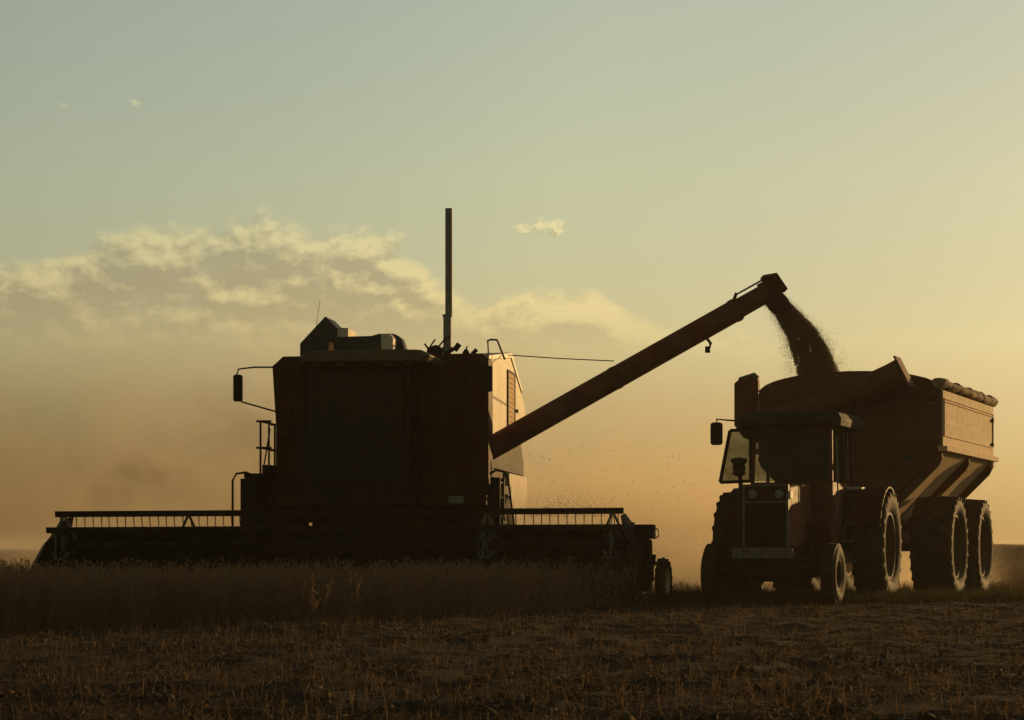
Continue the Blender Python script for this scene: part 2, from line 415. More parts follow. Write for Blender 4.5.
# exhaust stack
mb = MB(); mb.tube([(1.03, .6, 4.0), (1.03, .6, 4.72)], .068, 20); mb.tube([(1.055, .6, 4.7), (1.055, .6, 6.50)], .060, 20)
mb.lathe([(4.70, .080), (4.74, .080)], (1.03, .6, 0), 20, 'z'); mb.lathe([(4.12, .09), (4.20, .09)], (1.03, .6, 0), 20, 'z')
P('exhaust_stack', mb, galv, bevel=0)
mb = MB(); mb.lathe([(-.04, .10), (-.03, .12), (.03, .12), (.04, .10)], (.86, .45, 4.10), 24, 'y'); P('pulley', mb, black, bevel=0)
mb = MB(); mb.bar((1.02, .48, 4.08), (1.2, .48, 4.18), .06, .06); mb.bar((1.17, .48, 4.13), (1.25, .48, 4.24), .05, .09); P('stack_clamp', mb, black, bevel=.01)
mb = MB(); mb.tube([(.72, .4, 4.03), (.74, .4, 4.16), (.68, .4, 4.24)], .018, 6); mb.tube([(.74, .4, 4.14), (.82, .4, 4.26), (.86, .4, 4.31)], .014, 6); mb.tube([(.86, .5, 4.0), (.9, .5, 4.2), (1.02, .5, 4.34), (1.1, .5, 4.36)], .016, 6); P('cable_bracket', mb, black, bevel=0)
mb = MB(); mb.lathe([(4.02, .06), (4.07, .06), (4.12, .03), (4.13, .01)], (1.40, .2, 0), 14, 'z'); mb.bar((1.5, .2, 4.04), (1.58, .2, 4.12), .05, .06); mb.bar((1.38, .2, 4.04), (1.42, .2, 4.18), .02, .02); P('filler_fitting', mb, black, bevel=0)
mb = MB(); mb.tube([(1.66, 1.1, 4.0), (1.64, 1.1, 4.34), (1.70, 1.1, 4.36), (1.80, 1.1, 4.35), (1.93, 1.1, 4.02)], .018, 8); P('grab_hoop', mb, grey, bevel=0)
# right hand cream engine side, with louvre and hinges
mb = MB(); mb.prism([(.5, 4.02), (3.5, 4.30), (5.75, 3.50), (5.75, 2.9), (.5, 2.62)], 'x', 1.632, 1.73); sp_ = P('side_panel', mb, cream, bevel=.015)
mb = MB(); mb.prism([(.45, 4.05), (3.55, 4.34), (5.1, 3.80), (5.1, 3.72), (3.5, 4.24), (.45, 3.97)], 'x', 1.3, 1.75); P('panel_cap', mb, grey)
mb = MB()
for k in range(13): mb.box((1.733, 3.05, 2.85 + k * .085), (1.752, 3.95, 2.875 + k * .085), Matrix.Rotation(R(0), 3, 'X'))
mb.box((1.731, 3.0, 2.78), (1.738, 4.0, 3.98)); P('louvre', mb, pale, sp_, 0)
mb = MB()
for a_, b_ in (((3.0, 2.76), (4.02, 2.79)), ((3.0, 3.97), (4.02, 4.0))): mb.box((1.74, a_[0], a_[1]), (1.758, b_[0], b_[1]))
for yy in (2.98, 4.0): mb.box((1.74, yy, 2.76), (1.758, yy + .025, 4.0))
mb.box((1.745, 4.1, 3.3), (1.79, 4.2, 3.36)); P('louvre_frame', mb, black, sp_, 0)
mb = MB(); mb.tube([(1.76, .5, 3.40), (1.76, 3.0, 3.36)], .006, 6); P('panel_seam', mb, black, sp_, 0)
mb = MB(); mb.prism([(.5, 2.60), (5.6, 2.88), (6.1, 2.45), (6.1, 2.22), (.5, 2.22)], 'x', 1.3, 1.66); P('rear_frame', mb, black)
mb = MB(); mb.prism([(3.4, 2.20), (6.15, 2.20), (6.17, 1.9), (6.05, 1.65), (5.8, 1.42), (5.4, 1.28), (3.4, 1.15)], 'x', 1.20, 1.72); P('straw_hood_side', mb, cream, bevel=.02)
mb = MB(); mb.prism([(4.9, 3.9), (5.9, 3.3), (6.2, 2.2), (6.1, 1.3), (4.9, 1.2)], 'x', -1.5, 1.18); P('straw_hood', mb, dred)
# rotating base of the unloading auger
mb = MB(); mb.lathe([(1.8, .24), (2.25, .23), (2.35, .20), (2.5, .20)], (1.60, .36, 0), 28, 'z'); P('auger_turntable', mb, dred, bevel=0)
# mirrors
def mirror(par, pts, c, sx, sz, m=black):
    for p in pts:
        mb = MB(); mb.tube(p, .014, 8); P('mirror_arm', mb, m, par, 0)
    mb = MB(); x, y, z = c; q = sx * .3
    mb.prism([(x - sx, z - sz + q), (x - sx + q, z - sz), (x + sx - q, z - sz), (x + sx, z - sz + q), (x + sx, z + sz - q), (x + sx - q, z + sz), (x - sx + q, z + sz), (x - sx, z + sz - q)], 'y', y, y + .07)
    o = P('mirror', mb, m, par, .015)
    mb = MB(); mb.box((x - sx * .82, y + .071, z - sz * .86), (x + sx * .82, y + .079, z + sz * .86)); P('mirror_glass', mb, lampg, o, 0)
mirror(cb, [[(-1.75, -.05, 3.84), (-2.02, -.35, 3.82), (-2.25, -.5, 3.78), (-2.28, -.5, 3.68)], [(-1.70, -.05, 3.10), (-2.18, -.5, 3.24), (-2.24, -.5, 3.28)]], (-2.26, -.53, 3.47), .075, .22)
mirror(cb, [[(1.5, -.05, 3.8), (1.76, -.3, 3.78)]], (1.83, -.33, 3.60), .075, .21)
# left platform, rails, ladder
mb = MB(); mb.box((-2.10, -.75, 1.99), (-1.74, .6, 2.07)); mb.box((-1.95, -.5, 1.75), (-1.80, .3, 1.985)); mb.box((-1.88, -.4, 2.07), (-1.74, .1, 2.22)); P('platform', mb, black)
mb = MB()
for yy in (-.6, .45):
    mb.tube([(-1.86, yy, 2.06), (-1.86, yy, 2.92)], .018, 8); mb.tube([(-1.72, yy, 2.06), (-1.72, yy, 2.92)], .016, 8)
    for zz in (2.92, 2.49): mb.tube([(-1.93, yy, zz), (-1.68, yy, zz)], .018, 8)
for zz in (2.92, 2.49): mb.tube([(-1.86, -.6, zz), (-1.86, .45, zz)], .018, 8)
mb.tube([(-1.70, -.6, 2.8), (-1.82, -.6, 2.1)], .012, 6)
P('guard_rail', mb, black, bevel=0)
mb = MB()
mb.box((-2.11, -.95, .75), (-1.87, -.88, 1.98)); mb.box((-2.11, -.45, .75), (-1.87, -.38, 1.98))
for k in range(5): mb.box((-2.09, -.88, .82 + k * .25), (-1.89, -.45, .85 + k * .25))
mb.tube([(-2.25, -.9, .9), (-2.25, -.9, 1.95), (-2.19, -.9, 2.06), (-2.03, -.9, 2.08), (-1.89, -.9, 2.02)], .02, 8)
P('boarding_ladder', mb, black, bevel=.004)
mb = MB()
mb.box((1.88, -.4, .9), (2.04, -.33, 2.0)); mb.box((1.88, .15, .9), (2.04, .22, 2.0))
for k in range(5): mb.box((1.9, -.33, .95 + k * .24), (2.02, .15, .98 + k * .24))
mb.tube([(1.86, -.3, 2.06), (1.96, -.3, 2.12), (2.08, -.3, 2.1), (2.16, -.3, 2.0), (2.26, -.3, 1.2)], .02, 8)
mb.tube([(1.9, -.3, 2.0), (2.02, -.3, 1.98), (2.1, -.3, 1.3)], .014, 8)
P('service_ladder', mb, black, bevel=.004)
mb = MB(); mb.box((-1.8, -.5, 1.55), (1.82, -.004, 1.72)); P('front_crossmember', mb, dred)
mb = MB(); mb.box((1.22, -.53, 1.58), (1.46, -.503, 1.70)); P('plate', mb, galv, bevel=.004)
mb = MB(); mb.bar((-.2, -1.30, 2.0), (.25, -1.20, 3.1), .02, .02); P('wiper', mb, black, cab, 0)
# wheels
for s in (-1, 1):
    wheel(cb, s * 1.76, .75, .90, .58, .42, 20, s)
    wheel(cb, s * 1.35, 4.6, .60, .40, .30, 16, s)
    mb = MB(); mb.prism([(-.05, 1.50), (1.4, 1.62), (1.6, 1.5), (1.6, 1.9), (-.05, 1.9)], 'x', s * 1.42, s * 1.98); P('mudguard', mb, black)
mb = MB(); mb.lathe([(-1.7, .1), (1.7, .1)], (0, .75, .88), 14, 'x'); P('front_axle', mb, black, bevel=0)
mb = MB(); mb.lathe([(-1.3, .07), (1.3, .07)], (0, 4.6, .58), 12, 'x'); P('rear_axle', mb, black, bevel=0)
# feeder house
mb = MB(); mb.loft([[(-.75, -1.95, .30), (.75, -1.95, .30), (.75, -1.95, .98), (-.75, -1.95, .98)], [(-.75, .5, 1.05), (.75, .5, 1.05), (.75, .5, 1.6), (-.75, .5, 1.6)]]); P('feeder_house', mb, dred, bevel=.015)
# ---- unloading auger (part of the combine), swung out to the right
inv = Matrix.Rotation(R(7), 4, 'Z') @ Matrix.Translation((2.17, -39.0, 0))
L = lambda p: inv @ Vector(p)
def Wp(px, py, Y): return Vector(((px - 512) / 2376 * Y, Y, .86 + (548 - py) / 2376 * Y))   # metres of a measured point at its depth
A0, A1 = L(Wp(476, 456.5, 39.35)), L(Wp(768, 292, 42.2))
d = (A1 - A0).normalized(); side = d.cross(Vector((0, 0, 1))).normalized(); up = side.cross(d)
def tring(t, r, flat=1.0):
    c = A0.lerp(A1, t); return [c + (side * math.cos(a) + up * math.sin(a) * flat) * r for a in [math.pi / 10 + 2 * math.pi * k / 20 for k in range(20)]]
mb = MB(); mb.loft([tring(-.02, .195), tring(.02, .192), tring(.88, .198), tring(.881, .176), tring(1.0, .172)])
aug = P('unloading_auger', mb, red, bevel=0)
mb = MB()
for t, r in ((.88, .212), (.46, .204)):
    mb = MB()
    mb.loft([tring(t - .004, r), tring(t + .004, r)]); P('flange', mb, red, aug, 0)
mb = MB(); c = A0.lerp(A1, 1.0)
e1 = c + d * .14 + up * .26; e2 = c + d * .23 - up * .10
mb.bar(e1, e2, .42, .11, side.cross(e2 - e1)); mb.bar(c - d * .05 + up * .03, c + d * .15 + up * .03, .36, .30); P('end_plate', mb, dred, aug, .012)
mb = MB(); mb.tube([A0.lerp(A1, .90) + up * .18 - side * .05, A0.lerp(A1, .905) + up * .23 - side * .05, c + d * .12 + up * .23 - side * .05], .018, 8); mb.tube([A0.lerp(A1, .895) + up * .17 - side * .05, A0.lerp(A1, .91) + up * .25 - side * .05], .03, 8); P('spout_rod', mb, black, aug, 0)
mb = MB()
def sring(cc, dirv, r, w_):
    a = side; bb = dirv.cross(a).normalized(); return [cc + a * math.cos(t) * w_ + bb * math.sin(t) * r for t in [2 * math.pi * k / 16 for k in range(16)]]
dn = Vector((0, 0, -1)); q = (d * .5 + dn).normalized()
dv_ = inv.to_3x3() @ Vector((.27, 0, -.31)); dn_ = dv_.normalized()
mb.loft([sring(c - d * .10, d, .165, .18), sring(c + dv_ * .25, (d + dn_).normalized(), .20, .19), sring(c + dv_ * .65, dn_, .20, .19), sring(c + dv_, dn_, .17, .18)])
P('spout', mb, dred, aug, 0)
mb = MB(); h0 = A0.lerp(A1, .765) - up * .20
mb.tube([h0, h0 - up * .10 + d * .03, h0 - Vector((0, 0, .17)) + d * .05], .03, 8); mb.box(h0 - Vector((.04, .04, .24)), h0 + Vector((.05, .04, -.13))); P('auger_light', mb, black, aug, .01)
mb = MB(); mb.tube([L(Wp(508, 355, 41.0)), L(Wp(560, 358.5, 41.3)), L(Wp(614, 361, 41.5))], .010, 6); P('steady_cable', mb, black, aug, 0)
# ---- header
hd = empty('header', (0, 0, 0), 0, cb); hd.rotation_euler = (0, R(-.25), 0)
XL, XR = -4.74, 4.45
mb = MB(); mb.box((XL, -2.28, .06), (XR, -2.22, 1.13)); mb.box((XL, -2.34, 1.05), (XR, -2.16, 1.17)); mb.box((XL, -3.25, .12), (XR, -2.25, .20)); mb.box((XL, -2.20, .45), (XR, -2.08, .60)); P('table', mb, black, hd)
mb = MB(); mb.lathe([(XL + .1, .16), (XR - .1, .16)], (0, -2.55, .52), 16, 'x')
tt = [(XL + .1 + i * .06) for i in range(int((XR - XL - .2) / .06))]
for i, xx in enumerate(tt):
    a = i * .6; mb.bar((xx, -2.55 + .16 * math.cos(a), .52 + .16 * math.sin(a)), (xx + .06, -2.55 + .29 * math.cos(a + .3), .52 + .29 * math.sin(a + .3)), .012, .11, (1, 0, 0))
P('table_auger', mb, black, hd, 0)
mb = MB(); mb.box((XL, -3.32, .09), (XR, -3.24, .12))
for i in range(int((XR - XL) / .15)):
    xx = XL + .07 + i * .15; mb.loft([[(xx - .02, -3.3, .09), (xx + .02, -3.3, .09), (xx + .02, -3.3, .13), (xx - .02, -3.3, .13)], [(xx - .004, -3.42, .10), (xx + .004, -3.42, .10), (xx + .004, -3.42, .11), (xx - .004, -3.42, .11)]])
P('cutter_bar', mb, grey, hd, 0)
# reel
ry, rz, rr = -3.0, .90, .50
RL, RR = -4.52, 4.24
mb = MB(); mb.lathe([(RL, .06), (RR, .06)], (0, ry, rz), 12, 'x'); reel_ang = [R(90 + 60 * k) for k in range(6)]
reel = P('reel', mb, black, hd, 0)
for a in reel_ang:
    by, bz = ry + rr * math.cos(a), rz + rr * math.sin(a)
    mb = MB(); mb.box((RL, by - .03, bz - .025), (RR, by + .03, bz + .045)); mb.tube([(RL, by, bz - .03), (RR, by, bz - .03)], .018, 8)
    n = 68
    for i in range(n):
        xx = RL + .08 + (RR - RL - .16) * i / (n - 1) + random.uniform(-.006, .006); tl = random.uniform(-.01, .012)
        mb.tube([(xx, by, bz - .03), (xx + random.uniform(-.003, .003), by + .012, bz - .15), (xx + random.uniform(-.012, .012), by + .05, bz - .23 + tl)], .009, 5, .006)
    P('tine_bat', mb, black, reel, 0)
for xx in (RL + .14, -2.42, -.1, 2.18, RR - .16):
    mb = MB()
    for k, a in enumerate(reel_ang):
        by, bz = ry + rr * math.cos(a), rz + rr * math.sin(a)
        a2 = reel_ang[(k + 1) % 6]
        for sx in (-.13, .13): mb.bar((xx, by, bz - .01), (xx + sx, ry + .2 * math.cos(a), rz + .2 * math.sin(a)), .03, .035)
        mb.bar((xx, by, bz), (xx, ry + rr * math.cos(a2), rz + rr * math.sin(a2)), .012, .03)
    mb.lathe([(xx - .03, .10), (xx - .02, .13), (xx + .02, .13), (xx + .03, .10)], (0, ry, rz), 16, 'x')
    P('spider', mb, black if abs(xx + 1.26) < 1.5 else grey, reel, .003)  # grey instead of black: sunlit look of these spiders put into the colour
for xx, s in ((RL - .05, -1), (RR + .05, 1)):
    mb = MB(); mb.bar((xx + s * .03, -2.2, 1.18), (xx + s * .03, ry - .2, rz), .06, .12); mb.bar((xx + s * .03, -2.2, 1.05), (xx + s * .03, ry, rz), .04, .05)
    P('reel_arm', mb, black, hd, .005)
# end dividers: swept shields
for s, x0 in ((-1, XL), (1, XR)):
    k = 1 if s < 0 else .3
    mb = MB(); T = lambda a: x0 + s * a
    mb.loft([[(T(-.02), -2.15, .15), (T(.10 * k), -2.15, .18), (T(.10 * k), -2.15, 1.0), (T(-.25), -2.15, 1.38)],
             [(T(-.04), -2.7, .12), (T(.14 * k), -2.7, .16), (T(.10 * k), -2.7, .90), (T(-.28), -2.7, 1.34)],
             [(T(-.04), -3.3, .08), (T(.13 * k), -3.3, .10), (T(.06 * k), -3.3, .62), (T(-.14), -3.3, .90)],
             [(T(-.01), -4.1, .06), (T(.03), -4.1, .06), (T(.02), -4.1, .10), (T(0), -4.1, .12)]])
    P('divider', mb, black, hd, .01)
# right hand end: drive case, hoses, gauge wheel
mb = MB(); mb.box((4.33, -2.3, .98), (4.64, -1.7, 1.20)); mb.box((4.38, -2.2, .55), (4.56, -1.85, .98)); mb.box((4.36, -2.5, .18), (4.60, -1.9, .55)); mb.lathe([(4.56, .17), (4.60, .17)], (0, -2.05, .80), 20, 'x'); mb.lathe([(4.57, .10), (4.64, .10)], (0, -2.25, .42), 18, 'x'); P('drive_case', mb, black, hd, .01)
mb = MB()
mb.tube([(4.62, -2.1, 1.16), (4.70, -2.1, 1.12), (4.71, -2.1, 1.02), (4.64, -2.1, .98)], .012, 6)
mb.tube([(4.5, -2.35, 1.0), (4.62, -2.38, .86), (4.60, -2.38, .7), (4.52, -2.38, .5)], .014, 6)
mb.tube([(4.2, -2.5, .40), (4.45, -2.5, .45), (4.62, -2.45, .55), (4.72, -2.4, .62)], .013, 6); P('hydraulic_hose', mb, grey, hd, 0)
mb = MB(); mb.bar((4.5, -2.0, .60), (4.78, -2.1, .62), .05, .05); mb.bar((4.60, -2.15, .52), (4.64, -2.15, .74), .07, .07); mb.bar((4.70, -2.15, .50), (4.72, -2.15, .68), .05, .05); P('gauge_wheel_arm', mb, black, hd, .004)
gw = wheel(hd, 4.78, -2.1, .36, .15, .20, 14, 1, disc=-.3, rim_mat=pale); gw.rotation_euler = (0, 0, R(-9))  # pale rim: the wheel's sunlit side put into the rim colour

# ================================================================== TRACTOR
tr = empty('tractor', (4.08, 36.5, 0), R(-19))
tag(tr, 'dusty dark red farm tractor with square cab pulling the grain cart', 'tractor')
T_ = lambda n, mb, m, par=tr, bevel=.008: mb.build(n, m, par, bevel)
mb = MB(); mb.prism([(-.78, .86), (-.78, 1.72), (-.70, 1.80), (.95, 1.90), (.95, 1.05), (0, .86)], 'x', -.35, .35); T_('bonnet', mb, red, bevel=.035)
# grille surround, grille, headlights
mb = MB()
mb.box((-.355, -.84, .84), (-.315, -.782, 1.82)); mb.box((.315, -.84, .84), (.355, -.782, 1.82)); mb.box((-.314, -.84, 1.785), (.314, -.782, 1.82)); mb.box((-.314, -.84, 1.53), (.314, -.782, 1.56)); mb.box((-.314, -.84, .84), (.314, -.782, .87))
gs = T_('grille_surround', mb, grey)
mb = MB(); mb.box((-.314, -.80, .872), (.314, -.783, 1.528))
for k in range(26): mb.box((-.31, -.815, .885 + k * .0248), (.31, -.802, .893 + k * .0248))
for xx in (-.16, 0, .16): mb.box((xx - .006, -.822, .873), (xx + .006, -.816, 1.527))
T_('grille', mb, black, gs, 0)
for xx in (-.20, .21):
    mb = MB(); mb.lathe([(-.80, .085), (-.825, .085), (-.826, .07)], (xx, 0, 1.67), 20, 'y'); hl = T_('headlight', mb, black, bevel=0)
    mb = MB(); mb.lathe([(-.8265, .068), (-.84, .05), (-.846, .02)], (xx, 0, 1.67), 20, 'y'); T_('lens', mb, headlamp, hl, 0)
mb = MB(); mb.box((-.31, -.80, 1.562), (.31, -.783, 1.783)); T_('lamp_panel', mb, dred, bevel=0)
mb = MB(); mb.prism([(-.78, 1.60), (-.78, 1.72), (-.60, 1.74), (-.60, 1.60)], 'x', .352, .372); T_('sunlit_spot_plate', mb, cream, bevel=.004)  # cream plate added to stand for a sunlit spot on the bonnet side
# front weights / bumper
mb = MB(); mb.box((-.47, -1.02, .70), (.45, -.90, .86)); T_('bumper_plate', mb, grey, bevel=.01)
mb = MB(); mb.box((-.62, -.90, .60), (.72, -.80, .74)); mb.box((-.3, -.85, .45), (.3, .3, .84)); T_('front_frame', mb, black)
mb = MB(); mb.prism([(-.94, .55), (.80, .55), (.80, .45), (.2, .34), (-.2, .34), (-.94, .45)], 'y', -.08, .08); mb.box((-.94, -.05, .38), (-.86, .05, .70)); mb.box((.74, -.05, .38), (.84, .05, .70)); T_('front_axle', mb, black)
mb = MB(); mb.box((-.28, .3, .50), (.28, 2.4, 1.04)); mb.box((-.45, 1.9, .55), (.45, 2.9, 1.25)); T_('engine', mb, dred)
mb = MB(); mb.box((.38, .55, .75), (.72, 1.45, 1.25)); T_('fuel_tank', mb, dred, bevel=.02)
for s in (-1, 1):
    wheel(tr, (.86 if s > 0 else -1.0), 0, .475, .24, .24, 0, s, ribbed=True, disc=-.1, rim_mat=rubber)
    wheel(tr, (1.06 if s > 0 else -1.22), 2.6, .915, .54, .53, 22, s, disc=-.2)
    mb = MB()
    arc = [(2.6 + r_ * math.cos(t), .88 + r_ * math.sin(t)) for r_, ts in ((.98, [R(160 - 15 * k) for k in range(10)]), (.955, [R(25 + 15 * k) for k in range(10)])) for t in ts]
    mb.prism(arc, 'x', s * .74, s * 1.28); mb.prism([(1.75, 1.0), (3.4, 1.0), (3.3, 1.75), (2.6, 1.94), (1.85, 1.75)], 'x', s * .70, s * .72)  # arc widened so that its shade falls on the bonnet side
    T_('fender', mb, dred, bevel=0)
mb = MB(); mb.lathe([(-1.0, .11), (1.0, .11)], (0, 2.6, .885), 14, 'x'); T_('rear_axle', mb, black, bevel=0)
# cab
mb = MB()
hw = .66
mb.box((-hw, .98, 1.25), (hw, 2.75, 1.90)); 
for sx in (-1, 1):
    mb.bar((sx * (hw - .03), 1.0, 1.90), (sx * (hw - .05), 1.06, 2.76), .06, .06, (0, 1, 0))
    mb.bar((sx * (hw - .03), 2.1, 1.90), (sx * (hw - .05), 1.98, 2.76), .05, .05, (0, 1, 0))
    mb.bar((sx * (hw - .03), 2.72, 1.90), (sx * (hw - .05), 2.66, 2.76), .06, .06, (0, 1, 0))
mb.box((-hw + .05, 1.02, 2.68), (hw - .05, 1.08, 2.76))
tcab = T_('cab', mb, red)
mb = MB()
def rr_(y, g, z0, z1): return [(-.78 + g, y, z0), (-.80 + g, y, (z0 + z1) / 2), (-.74 + g, y, z1 - .01), (0, y, z1 + .015), (.76 - g, y, z1 - .01), (.82 - g, y, (z0 + z1) / 2), (.80 - g, y, z0)]
mb.loft([rr_(.80, .08, 2.80, 2.96), rr_(.86, .0, 2.76, 3.0), rr_(2.80, .0, 2.76, 3.02), rr_(2.95, .06, 2.78, 2.98)])
T_('roof', mb, roofm, tcab, .02)
for xx in (-.62, .45):
    mb = MB(); mb.box((xx, .765, 2.86), (xx + .2, .80, 2.92)); T_('roof_lamp', mb, lampg, tcab, .006)
mb = MB(); mb.loft([[(-.60, .995, 1.91), (.60, .995, 1.91), (.60, 1.005, 1.91), (-.60, 1.005, 1.91)], [(-.58, 1.055, 2.68), (.58, 1.055, 2.68), (.58, 1.065, 2.68), (-.58, 1.065, 2.68)]]); T_('windscreen', mb, clearglass, tcab, 0)
mb = MB(); mb.prism([(1.05, 1.93), (2.06, 1.93), (1.96, 2.74), (1.10, 2.74)], 'x', .618, .626); T_('side_window', mb, clearglass, tcab, 0)
mb = MB(); mb.prism([(2.16, 1.93), (2.68, 1.93), (2.62, 2.74), (2.05, 2.74)], 'x', .618, .626); T_('side_window', mb, clearglass, tcab, 0)
mb = MB(); mb.box((-.58, 2.69, 1.93), (.58, 2.70, 2.72)); T_('rear_window', mb, clearglass, tcab, 0)
mb = MB(); mb.box((-.25, 1.95, 1.90), (.25, 2.4, 2.02)); mb.box((-.23, 2.36, 2.0), (.23, 2.46, 2.42)); T_('seat', mb, seatm, tcab, .03)
mb = MB(); mb.tube([(0, 1.25, 1.9), (0, 1.42, 2.12)], .025, 8); mb.lathe([(-.012, .19), (.012, .19), (.012, .165), (-.012, .165)], (0, 1.43, 2.14), 24, 'z', close=False); mb.bar((-.17, 1.43, 2.14), (.17, 1.43, 2.14), .03, .015); T_('steering_wheel', mb, black, tcab, 0)
# opened left door
dr = MB()
dq = [(-.66, 1.02, 1.92), (-1.12, .86, 1.90), (-.96, .86, 2.72), (-.66, 1.0, 2.74)]
for a_, b_ in zip(dq, dq[1:] + dq[:1]): dr.bar(a_, b_, .05, .055, (0, 1, 0))
door = T_('door', dr, black)
mb = MB(); mb.bm.faces.new([mb.bm.verts.new(p) for p in dq]); o_ = T_('door_glass', mb, clearglass, door, 0); sd = o_.modifiers.new('t', 'SOLIDIFY'); sd.thickness = .008
# muffler stack, mirror, step
mb = MB(); mb.tube([(-.70, .55, 1.5), (-.72, .55, 2.0)], .035, 12); mb.lathe([(1.98, .04), (2.02, .11), (2.07, .09), (2.12, .11), (2.16, .09), (2.22, .13), (2.26, .13), (2.28, .03)], (-.74, .55, 0), 18, 'z'); T_('air_cleaner', mb, black, bevel=0)
mirror(tr, [[(-.60, .9, 2.86), (-.95, .86, 2.88), (-1.16, .8, 2.90), (-1.17, .8, 2.80)]], (-1.165, .77, 2.67), .095, .18)
mb = MB(); mb.box((.64, 1.35, .62), (.90, 1.65, .66)); mb.box((.64, 1.35, .95), (.86, 1.65, .99)); mb.bar((.66, 1.36, .64), (.66, 1.36, 1.3), .03, .03); mb.bar((.66, 1.64, .64), (.66, 1.64, 1.3), .03, .03); T_('step', mb, grey)
mb = MB(); mb.box((.67, 2.05, 1.80), (.92, 2.35, 1.84)); T_('fender_top_plate', mb, cream, bevel=.004)
mb = MB(); mb.tube([(.69, 1.12, 1.3), (.72, 1.10, 1.6), (.70, 1.09, 2.6)], .013, 8); T_('grab_rail', mb, galv, bevel=0)
mb = MB(); mb.tube([(.69, 2.04, 1.95), (.70, 1.98, 2.7)], .012, 8); T_('grab_rail', mb, galv, bevel=0)
mb = MB(); mb.box((-.08, 2.8, .42), (.08, 3.25, .50)); T_('hitch', mb, black)

# ================================================================== GRAIN CART
gc = empty('grain_cart', (5.82, 41.07, 0), R(-20.5))
tag(gc, 'two axle red grain cart with pale side panels and rolled tarp behind tractor', 'grain cart')
G = lambda n, mb, m, par=gc, bevel=.01: mb.build(n, m, par, bevel)
LEN, HW, ZT, ZM, XB, ZB = 5.4, 1.60, 3.56, 2.60, .50, 1.38
arch = [(HW * math.cos(t), ZT + .36 * math.sin(t) ** .9) for t in [math.pi * k / 16 for k in range(17)]]
for yy, nm in ((0, 'front_wall'), (LEN, 'rear_wall')):
    mb = MB(); mb.prism(arch + [(-HW, ZM), (-XB, ZB), (XB, ZB), (HW, ZM)], 'y', yy, yy + .05); wl = G(nm, mb, cartred, bevel=.006)
    s = -1 if yy == 0 else 1; yb = yy if yy == 0 else yy + .05
    mb = MB()
    for (p, q) in (((-1.55, 2.55), (-.55, 1.5)), ((1.55, 2.55), (.55, 1.5)), ((-.7, 1.45), (-.7, 3.6)), ((.7, 1.45), (.7, 3.6)), ((-1.5, 2.6), (1.5, 2.6)), ((-1.5, 3.45), (1.5, 3.45))):
        mb.bar((p[0], yb + s * .025, p[1]), (q[0], yb + s * .025, q[1]), .06, .05, (1, 0, 0) if p[1] != q[1] else (0, 1, 0))
    G('stiffener', mb, cartred, wl, .004)
for s in (-1, 1):
    x0, x1 = s * (HW - .012), s * (HW + .022)
    mb = MB(); mb.box((min(x0, x1), .052, ZM + .01), (max(x0, x1), LEN - .002, ZT)); pn = G('side_panel', mb, pale, bevel=.004)
    mb = MB(); xo = s * (HW + .024); 
    for zz in (ZM + .17, ZT - .20, ZT - .155): mb.box((min(xo, xo + s * .018), .1, zz), (max(xo, xo + s * .018), LEN - .05, zz + .022))
    for yy in (.10, LEN - .12): mb.box((min(xo, xo + s * .02), yy, ZM + .19), (max(xo, xo + s * .02), yy + .03, ZT - .16))
    G('panel_moulding', mb, pale, pn, .003)
    for zz in (ZT - .30, ZM + .2):
        mb = MB(); mb.box((min(xo, xo + s * .05), LEN - .26, zz), (max(xo, xo + s * .05), LEN - .16, zz + .06)); G('latch', mb, black, pn, 0)
    mb = MB(); mb.box((min(s * (HW - .05), s * (HW + .11)), -.04, ZM - .09), (max(s * (HW - .05), s * (HW + .11)), LEN + .09, ZM)); mb.box((min(s * (HW - .02), s * (HW + .05)), LEN - .22, ZM - .2), (max(s * (HW - .02), s * (HW + .05)), LEN - .05, ZM - .1)); G('side_rail', mb, pale, bevel=.006)
    mb = MB(); mb.loft([[(s * HW, .05, ZM - .09), (s * (HW - .05), .05, ZM - .09), (s * (XB - .05), .05, ZB), (s * XB, .05, ZB)], [(s * HW, LEN, ZM - .09), (s * (HW - .05), LEN, ZM - .09), (s * (XB - .05), LEN, ZB), (s * XB, LEN, ZB)]]); sl_ = G('slope_panel', mb, pale, bevel=0)
    for yy in (.02, 2.72, LEN - .04):
        mb = MB(); mb.prism([(s * HW, ZM - .092), (s * (HW - .3), ZM - .092 - .06), (s * XB, ZB + .01), (s * (XB + .02), ZB - .14), (s * (HW - .05), ZM - .34), (s * (HW + .02), ZM - .2)], 'y', yy, yy + .045); G('rib', mb, cartred, sl_, .003)
    for yy in (1.62, 4.42): wheel(gc, s * 1.27, yy, .905, .76, .55, 24, s, disc=-.2)
mb = MB(); mb.box((-XB, .05, ZB - .06), (XB, LEN, ZB)); mb.box((-.52, -.2, .95), (-.40, LEN, 1.15)); mb.box((.40, -.2, .95), (.52, LEN, 1.15)); mb.box((-.5, .4, 1.15), (.5, .5, 1.33)); mb.box((-.5, 4.9, 1.15), (.5, 5.0, 1.33)); mb.box((-.9, 2.9, .8), (.9, 3.1, .95)); G('chassis', mb, cartred)
for yy in (1.62, 4.42):
    mb = MB(); mb.lathe([(-1.2, .07), (1.2, .07)], (0, yy, .88), 12, 'x'); G('axle', mb, black, bevel=0)
mb = MB(); mb.bar((-.45, -.15, 1.03), (-.04, -1.55, .50), .10, .12); mb.bar((.45, -.15, 1.03), (.04, -1.55, .50), .10, .12); mb.box((-.05, -1.75, .44), (.05, -1.5, .54)); G('drawbar', mb, cartred)
